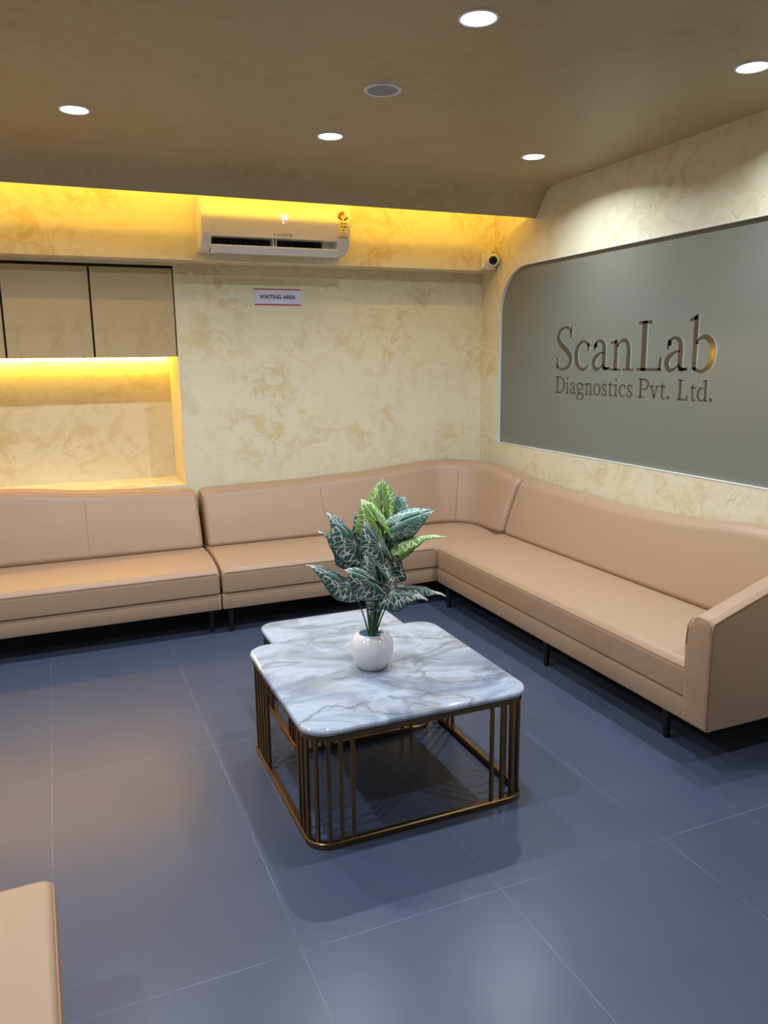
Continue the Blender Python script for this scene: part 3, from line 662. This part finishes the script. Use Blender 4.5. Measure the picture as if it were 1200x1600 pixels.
# ------------------------------------------------------------------ nesting tables
def table(label, cx, cy, hx, hy, H, rad, open_back=False):
    t = thing('coffee_table', label, 'coffee table', (cx, cy, 0), 0, 'nested coffee tables')
    th = .022; rings = []
    for z, d in ((H-th, .006), (H-th+.004, .001), (H-.010, 0), (H-.004, .003), (H-.001, .009), (H, .016)):
        rings.append([(x, y, z) for x, y in rrect(hx-d, hy-d, max(rad-d, .01), 10)])
    link('tabletop', loft(rings), M_MARBLE, t, smooth=30)
    bw = .020; q = .008
    def ring(z0, z1, nm):
        o1 = rrect(hx-q, hy-q, rad-q, 10); i1 = rrect(hx-q-bw, hy-q-bw, rad-q-bw, 10)
        if open_back:      # three-sided rail: left side, front, right side
            o1 = [(-hx+q, hy-.072)]+o1[22:]+[(hx-q, hy-.072)]; i1 = [(-hx+q+bw, hy-.072)]+i1[22:]+[(hx-q-bw, hy-.072)]
        e = .003/bw; rr = []
        for a, b in zip(o1, i1):
            A = Vector(a); dr = Vector(b)-A
            sec = [(e, z0), (0, z0+.003), (0, z1-.003), (e, z1), (1-e, z1), (1, z1-.003), (1, z0+.003), (1-e, z0)]
            rr.append([(A.x+dr.x*u, A.y+dr.y*u, z) for u, z in sec])
        link(nm, loft(rr, closed=not open_back), M_BRASS, t, smooth=30)
    ring(H-th-.022, H-th, 'top_rail'); ring(0.0, .022, 'bottom_rail')
    r = rad-q-bw/2; ox, oy = hx-q-bw/2-r, hy-q-bw/2-r
    arc = r*PI/2; spots = []
    for sx, sy in ((1, 1), (-1, 1), (-1, -1), (1, -1)):
        if open_back and sy > 0:
            for k in range(5): spots.append((sx*(ox+r), hy-.085-k*.042, 0))
            continue
        for k in range(-3, 4):
            d = k*.040
            if abs(d) <= arc/2: a = PI/4+d/r; p = (ox+r*math.cos(a), oy+r*math.sin(a)); ang = a
            elif d < 0: p = (ox+r, oy-(abs(d)-arc/2)); ang = 0
            else: p = (ox-(d-arc/2), oy+r); ang = PI/2
            spots.append((sx*p[0], sy*p[1], ang*sx*sy))
    slat = None
    for x, y, a in spots:
        if slat is None: slat = link('slat', B(-.0065, .0065, -.0065, .0065, .021, H-th-.021, bev=.003, seg=2), M_BRASS, t, smooth=40); o = slat
        else: o = slat.copy(); COL.objects.link(o); o.parent = t
        o.location = (x, y, 0); o.rotation_euler = (0, 0, a)
    return t
table('larger marble top coffee table in front, holding the white potted plant', -1.823, -2.452, .403, .403, .410, .085, True)
table('smaller lower marble top coffee table tucked behind the larger one', -1.783, -1.950, .302, .290, .362, .075)

# ------------------------------------------------------------------ potted plant
pt = thing('potted_plant', 'variegated artificial plant in a round white vase on the marble table', 'potted plant', (-1.845, -2.44, .410))
vp = [(.030, .0), (.045, .0), (.050, .004), (.062, .028), (.072, .055), (.0745, .078), (.071, .098), (.060, .116), (.050, .124), (.046, .125), (.042, .122), (.043, .112), (.02, .108)]
vp = [(r*1.07, z*1.05) for r, z in vp]
link('vase', lathe(vp, 56), M_CERAMIC, pt, smooth=50)
random.seed(4); bm = bmesh.new()
for i in range(90):
    a = random.random()*2*PI; r = .040*math.sqrt(random.random()); s = random.uniform(.0035, .006)
    bmesh.ops.create_icosphere(bm, subdivisions=1, radius=s, matrix=Matrix.Translation((r*math.cos(a), r*math.sin(a), .112+random.random()*.008)) @ Matrix.Diagonal((1, random.uniform(.7, 1), random.uniform(.6, .9), 1)))
o = link('pebbles', bm, M_PEBBLE, pt, smooth=60); o['kind'] = 'stuff'
LEAVES=[((0.0488, 0.0011, 0.6019), (0.0525, 0.0105, 0.6907), 0.05, 0.5, (-0.388, -0.922, 0.35), 1),
((0.0155, -0.0391, 0.5399), (-0.0272, -0.0102, 0.6306), 0.056, 0.62, (-0.158, -1.019, 0.45), 1),
((0.083, -0.0458, 0.5358), (0.2001, -0.0951, 0.5916), 0.05, 0.42, (-0.48, -0.883, 0.5), 2),
((0.1265, 0.0118, 0.5749), (0.1037, 0.0106, 0.619), 0.045, 0.5, (-0.204, -0.999, 0.3), 2),
((-0.052, 0.011, 0.4644), (-0.1202, 0.0506, 0.5926), 0.048, 0.5, (0.335, -1.009, 0.35), 0),
((-0.0354, 0.0474, 0.4302), (-0.1421, 0.0815, 0.5349), 0.046, 0.5, (-0.01, -0.538, 1.2), 0),
((0.0081, -0.0685, 0.4699), (-0.0295, -0.0419, 0.5628), 0.045, 0.55, (0.165, -1.154, 0.2), 0),
((-0.0099, -0.0826, 0.3918), (-0.0288, -0.053, 0.4704), 0.052, 0.5, (-0.342, -0.941, 0.3), 0),
((-0.0363, -0.0932, 0.3564), (-0.1148, -0.0819, 0.4103), 0.05, 0.85, (-0.257, -0.868, 0.9), 0),
((-0.0791, 0.0116, 0.32), (-0.2, 0.0625, 0.419), 0.04, 0.7, (0.15, -0.931, 0.9), 0),
((0.0905, -0.0272, 0.4592), (0.2309, -0.0972, 0.5327), 0.027, 0.4, (-0.531, 0.028, 1.3), 1),
((0.0982, 0.0021, 0.4402), (0.2049, -0.032, 0.4982), 0.03, 0.4, (-0.485, -0.121, 0.9), 1),
((0.0422, -0.0829, 0.3005), (0.1626, -0.1335, 0.305), 0.038, 0.5, (-0.175, -0.415, 1.2), 0),
((0.1059, -0.012, 0.2953), (0.2622, -0.0778, 0.3019), 0.038, 0.45, (-0.116, -0.277, 1.3), 0),
((0.0736, -0.031, 0.3274), (0.0909, -0.0274, 0.4098), 0.04, 0.5, (0.912, -0.926, 0.1), 0),
((-0.0276, -0.0101, 0.2775), (-0.062, 0.0261, 0.3625), 0.036, 0.9, (-1.048, -0.427, 0.2), 0),
((0.0303, -0.0345, 0.2601), (0.0641, -0.027, 0.3132), 0.036, 0.9, (0.519, -1.086, 0.0), 0),
((-0.0037, 0.0232, 0.3848), (-0.0162, 0.0502, 0.4749), 0.042, 0.6, (-0.019, -1.077, 0.3), 0),
((0.0525, -0.0221, 0.4176), (0.0617, -0.026, 0.5062), 0.042, 0.6, (-0.664, -0.805, 0.2), 0),
((0.0157, -0.0825, 0.3155), (-0.0039, -0.0852, 0.3834), 0.04, 0.7, (-0.48, -0.883, 0.4), 0),
((0.0061, 0.03, 0.5098), (-0.0272, 0.0549, 0.5737), 0.04, 0.5, (0.112, -1.023, 0.3), 0),
((0.0721, 0.0022, 0.3525), (0.1149, 0.0059, 0.4138), 0.036, 0.5, (-0.825, -0.412, 0.6), 0),
((0.0646, 0.0271, 0.5095), (0.0484, 0.0339, 0.5801), 0.045, 0.6, (-0.572, -0.844, 0.2), 1)]

def leaf(A, T, hw, lobe, nrm, mi, seed):
    A, T, N = Vector(A), Vector(T), Vector(nrm)
    u = T-A; L = u.length; u.normalize(); N = (N-u*N.dot(u)).normalized(); s = u.cross(N)
    rnd = random.Random(seed); LB = lobe*L
    # half outline: (along, half width) from the lobe tip to the leaf tip
    lb = min(LB, .075)
    out = [(-lb, .34), (-lb*.86, .62), (-lb*.5, .86), (0, 1.0), (.16*L, .98), (.36*L, .82), (.56*L, .60), (.74*L, .37), (.88*L, .17), (.96*L, .06), (L, .0)]
    inn = [(-lb, .30), (-lb*.80, .16), (-lb*.45, .05), (0, 0)]
    bm = bmesh.new(); uvl = bm.loops.layers.uv.new('UV'); rim = bm.verts.layers.float.new('rim')
    info = {}
    def mk(v, w, rf):   # v along, w across (m)
        fold = .30*abs(w)                         # V fold along the midrib
        droop = -.55*max(v, 0)**2/L if L else 0   # tip curls away from the face
        curl = -1.6*w*w/hw if hw else 0
        wav = .004*math.sin(v*90+w*60+seed)*rf
        P = A+u*v+s*w+N*(fold+droop*.6+curl+wav)
        x = bm.verts.new(P); x[rim] = rf; info[x] = (.5+w/.24, .5+v/.24); return x
    NR = 6; rows = {}
    for sd in (-1, 1):
        cols = []
        for i, (v, wf) in enumerate(out):
            # inner edge: midrib for v>=0, notch curve for lobes
            if v >= 0: wi, vi = 0, v
            else:
                wi = .30*hw*min(1, (-v/lb)**1.2); vi = v
            wo = wf*hw
            if i == 0: wi = wo*.9
            cols.append([mk(vi, sd*(wi+(wo-wi)*k/NR), (k/NR) if v >= 0 else max(k/NR, .35*(-v/lb))) for k in range(NR+1)])
        for a, b in zip(cols[:-1], cols[1:]):
            for k in range(NR):
                try: bm.faces.new((a[k], a[k+1], b[k+1], b[k]))
                except ValueError: pass
    for f in bm.faces:
        for lp in f.loops: lp[uvl].uv = info[lp.vert]
    bmesh.ops.remove_doubles(bm, verts=bm.verts, dist=.0004)
    me = bpy.data.meshes.new('leaf'); bm.to_mesh(me); bm.free(); me.materials.append(M_LEAF[mi])
    for p in me.polygons: p.use_smooth = True
    o = bpy.data.objects.new('leaf', me); COL.objects.link(o); o.parent = pt
    so = o.modifiers.new('thick', 'SOLIDIFY'); so.thickness = .0012
    # petiole
    root = Vector((A.x*.12, A.y*.12, .108)); mid = root.lerp(A, .55)+Vector((-A.x*.22, -A.y*.22, .01)); pts = []
    for k in range(13):
        q = k/12; pts.append(root*(1-q)**2+mid*2*q*(1-q)+(A-N*.002)*q*q)
    link('stem', tube(bmesh.new(), pts, .0032, 7, r2=.0018), M_STEM, pt, smooth=60)
for i, (A_, T_, hw_, lo_, n_, mi_) in enumerate(LEAVES): leaf(A_, T_, hw_*1.15, lo_*1.1, n_, mi_, i)
